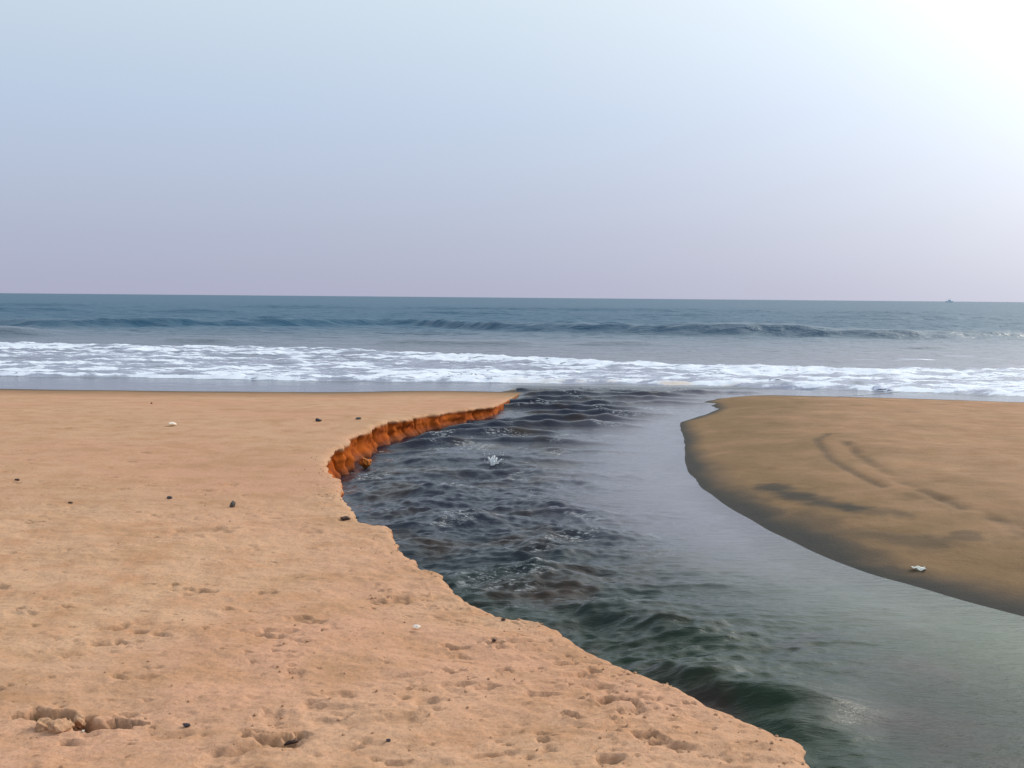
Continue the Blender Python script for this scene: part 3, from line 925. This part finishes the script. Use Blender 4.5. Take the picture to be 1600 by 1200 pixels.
def tube(pts, rad, n=7):
    vs, fs = [], []
    for i, (p, r) in enumerate(zip(pts, rad)):
        d = Vector(pts[min(i + 1, len(pts) - 1)]) - Vector(pts[max(i - 1, 0)])
        q = d.to_track_quat('Z', 'Y')
        for k in range(n):
            a = 2 * math.pi * k / n
            vs.append(Vector(p) + q @ Vector((r * math.cos(a), r * math.sin(a), 0)))
    for i in range(len(pts) - 1):
        for k in range(n):
            fs.append((i * n + k, i * n + (k + 1) % n, (i + 1) * n + (k + 1) % n, (i + 1) * n + k))
    fs.append(tuple(range(n))[::-1])
    fs.append(tuple((len(pts) - 1) * n + k for k in range(n)))
    return vs, fs


def stick(loc, L_, rz, label):
    pts = [(-L_ / 2, 0, 0), (-L_ * .2, .004, .004), (L_ * .15, -.002, .005), (L_ / 2, .005, 0)]
    vs, fs = tube(pts, [.004, .008, .007, .003])
    v2, f2 = tube([(L_ * .05, 0, .005), (L_ * .22, .012, .012)], [.004, .002], 5)
    fs += [tuple(len(vs) + q for q in f) for f in f2]
    vs = vs + v2
    ob = poly_mesh('stick', vs, fs, WOOD, loc=loc)
    ob.rotation_euler = (0, -.1, rz)
    tag(ob, label, 'stick')


stick(on_beach(-.818, 3.845, .008), .062, .35, 'short dark stick at the bottom of the sand by scuff marks')


def splash(loc):
    r = random.Random(4)
    vs, fs = [], []

    def addp(v, f):
        fs.extend(tuple(len(vs) + q for q in g) for g in f)
        vs.extend(v)
    for lean, h, w in ((-.055, .13, .012), (.02, .145, .014), (.05, .12, .012), (.11, .105, .007), (-.015, .12, .013), (.015, .09, .016)):
        dy = r.uniform(-.03, .03)
        pts, rad = [], []
        for k in range(7):
            q = k / 6
            pts.append((lean * q ** 1.3, dy * q, -.05 + (h + .05) * q - .03 * max(0, q - .75)))
            rad.append(w * (.35 + 1.1 * math.sin(math.pi * (.1 + .8 * q)) * (.8 + .4 * r.random())) * (1.15 - .75 * max(0, q - .6)))
        addp(*tube(pts, rad, 7))
    for k in range(26):
        c = (r.uniform(-.11, .15), r.uniform(-.06, .06), r.uniform(.04, .17))
        s_ = r.uniform(.003, .008)
        v = [(c[0] + s_ * a, c[1] + s_ * b, c[2] + s_ * c_) for a, b, c_ in ((1, 0, 0), (-1, 0, 0), (0, 1, 0), (0, -1, 0), (0, 0, 1.4), (0, 0, -1.2))]
        addp(v, [(0, 2, 4), (2, 1, 4), (1, 3, 4), (3, 0, 4), (2, 0, 5), (1, 2, 5), (3, 1, 5), (0, 3, 5)])
    ob = poly_mesh('splash', vs, fs, SPRAY, loc=loc)
    tag(ob, 'small white splash leaping up in the middle of the dark stream', 'splash')


splash((-.225, 12.62, 0.0))


# crumbs of sand lying loose along the trodden beach and the bank lip
def crumbs():
    r = np.random.RandomState(9)
    base = np.array([(1, 0, 0), (-1, 0, 0), (0, 1, 0), (0, -1, 0), (0, 0, .8), (0, 0, -.8)])
    tri = np.array([(0, 2, 4), (2, 1, 4), (1, 3, 4), (3, 0, 4), (2, 0, 5), (1, 2, 5), (3, 1, 5), (0, 3, 5)])
    vs, fs = [], []
    for k in range(800):
        q = r.rand()
        if q < .35:
            p = PRINTS[r.randint(N_DEEP)]
            x, y = p[0] + r.normal() * p[3] * .7, p[1] + r.normal() * p[3] * .7
        elif q < .65:
            y = 3.4 + 9 * r.rand() ** 1.4
            x = float(bank_x(y)) - .02 - abs(r.normal()) * .12
        else:
            y = 3.3 + 6 * r.rand() ** 1.6
            x = float(bank_x(y)) - r.rand() * (.5 * y + 1.2)
        if x > float(bank_x(y)) - .015:
            continue
        s_ = .002 + .008 * r.rand() ** 3
        c = base * (1 + .5 * (r.rand(6, 1) - .5)) * s_ * (1, 1, .8)
        a = r.rand() * 6.28
        c = c @ np.array([(math.cos(a), math.sin(a), 0), (-math.sin(a), math.cos(a), 0), (0, 0, 1)])
        fs += [tuple(t + len(vs)) for t in tri]
        vs += list(c + (x, y, ground_z(x, y, BEACH) + s_ * .35))
    ob = poly_mesh('sand_crumbs', vs, fs, CLOD, smooth=False)
    tag(ob, 'loose crumbs of sand scattered over the trodden beach', 'crumbs', kind='stuff')


crumbs()

# ------------------------------------------------------------------ the fishing boat on the horizon
HULL = plain_material('hull_haze_tint', (0.60, 0.74, 0.82), (0.56, 0.70, 0.78), .6, .2, .05)  # distance haze put into the hull colour, paled to lift its shaded side
CABIN = plain_material('cabin_haze_tint', (0.66, 0.78, 0.85), (0.62, 0.74, 0.81), .6, .2, .05)  # cabin colour carries the same painted-in haze


def box(x0, x1, y0, y1, z0, z1, tx=0.0):
    v = [(x0, y0, z0), (x1, y0, z0), (x1, y1, z0), (x0, y1, z0), (x0 + tx, y0, z1), (x1 - tx, y0, z1), (x1 - tx, y1, z1), (x0 + tx, y1, z1)]
    f = [(3, 2, 1, 0), (4, 5, 6, 7), (0, 1, 5, 4), (1, 2, 6, 5), (2, 3, 7, 6), (3, 0, 4, 7)]
    return v, f


def boat(loc):
    root = bpy.data.objects.new('fishing_boat', None)
    COL.objects.link(root)
    root.location = loc
    root.rotation_euler = (0, 0, .25)
    st = []
    n = 11
    for i in range(n):
        q = i / (n - 1)
        x = -10 + 20 * q
        w = 2.8 * (1 - max(0, (q - .55) / .45) ** 2.2) * (.8 + .2 * min(1, q * 4)) + .05
        sheer = 2.4 + 2.2 * max(0, q - .45) ** 1.5 * 2 + .5 * max(0, .25 - q) * 2
        rake = 1.4 * q ** 3
        st.append([(x, -w * .55, -.8), (x + rake * .5, -w * .95, .6), (x + rake, -w, sheer), (x + rake, w, sheer), (x + rake * .5, w * .95, .6), (x, w * .55, -.8)])
    vs = [p for s_ in st for p in s_]
    fs = []
    for i in range(n - 1):
        for k in range(6):
            fs.append((i * 6 + k, i * 6 + (k + 1) % 6, i * 6 + 6 + (k + 1) % 6, i * 6 + 6 + k))
    fs += [tuple(range(6)), tuple(range((n - 1) * 6, n * 6))[::-1]]
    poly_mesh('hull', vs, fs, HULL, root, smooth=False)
    v, f = box(-2.5, 3.5, -1.8, 1.8, 2.3, 5.6, .4)
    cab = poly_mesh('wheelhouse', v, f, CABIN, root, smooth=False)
    v, f = box(-2.9, 3.9, -2.1, 2.1, 5.6, 5.9)
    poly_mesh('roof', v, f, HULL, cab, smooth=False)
    for k in range(3):
        v, f = box(-1.6 + 1.6 * k, -.6 + 1.6 * k, -1.86, -1.70, 4.1, 5.1)
        poly_mesh('window', v, f, DARK, cab, smooth=False)
    v, f = tube([(1, 0, 5.6), (1, 0, 9.5), (1, 0, 11)], [.22, .16, .1])
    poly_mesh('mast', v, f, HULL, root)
    v, f = tube([(-6, 0, 2.4), (-6, 0, 6.5), (-8.5, 0, 7.6)], [.25, .2, .12])
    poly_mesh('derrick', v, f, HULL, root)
    tag(root, 'distant haze-tinted blue grey fishing boat on the horizon at right', 'boat')


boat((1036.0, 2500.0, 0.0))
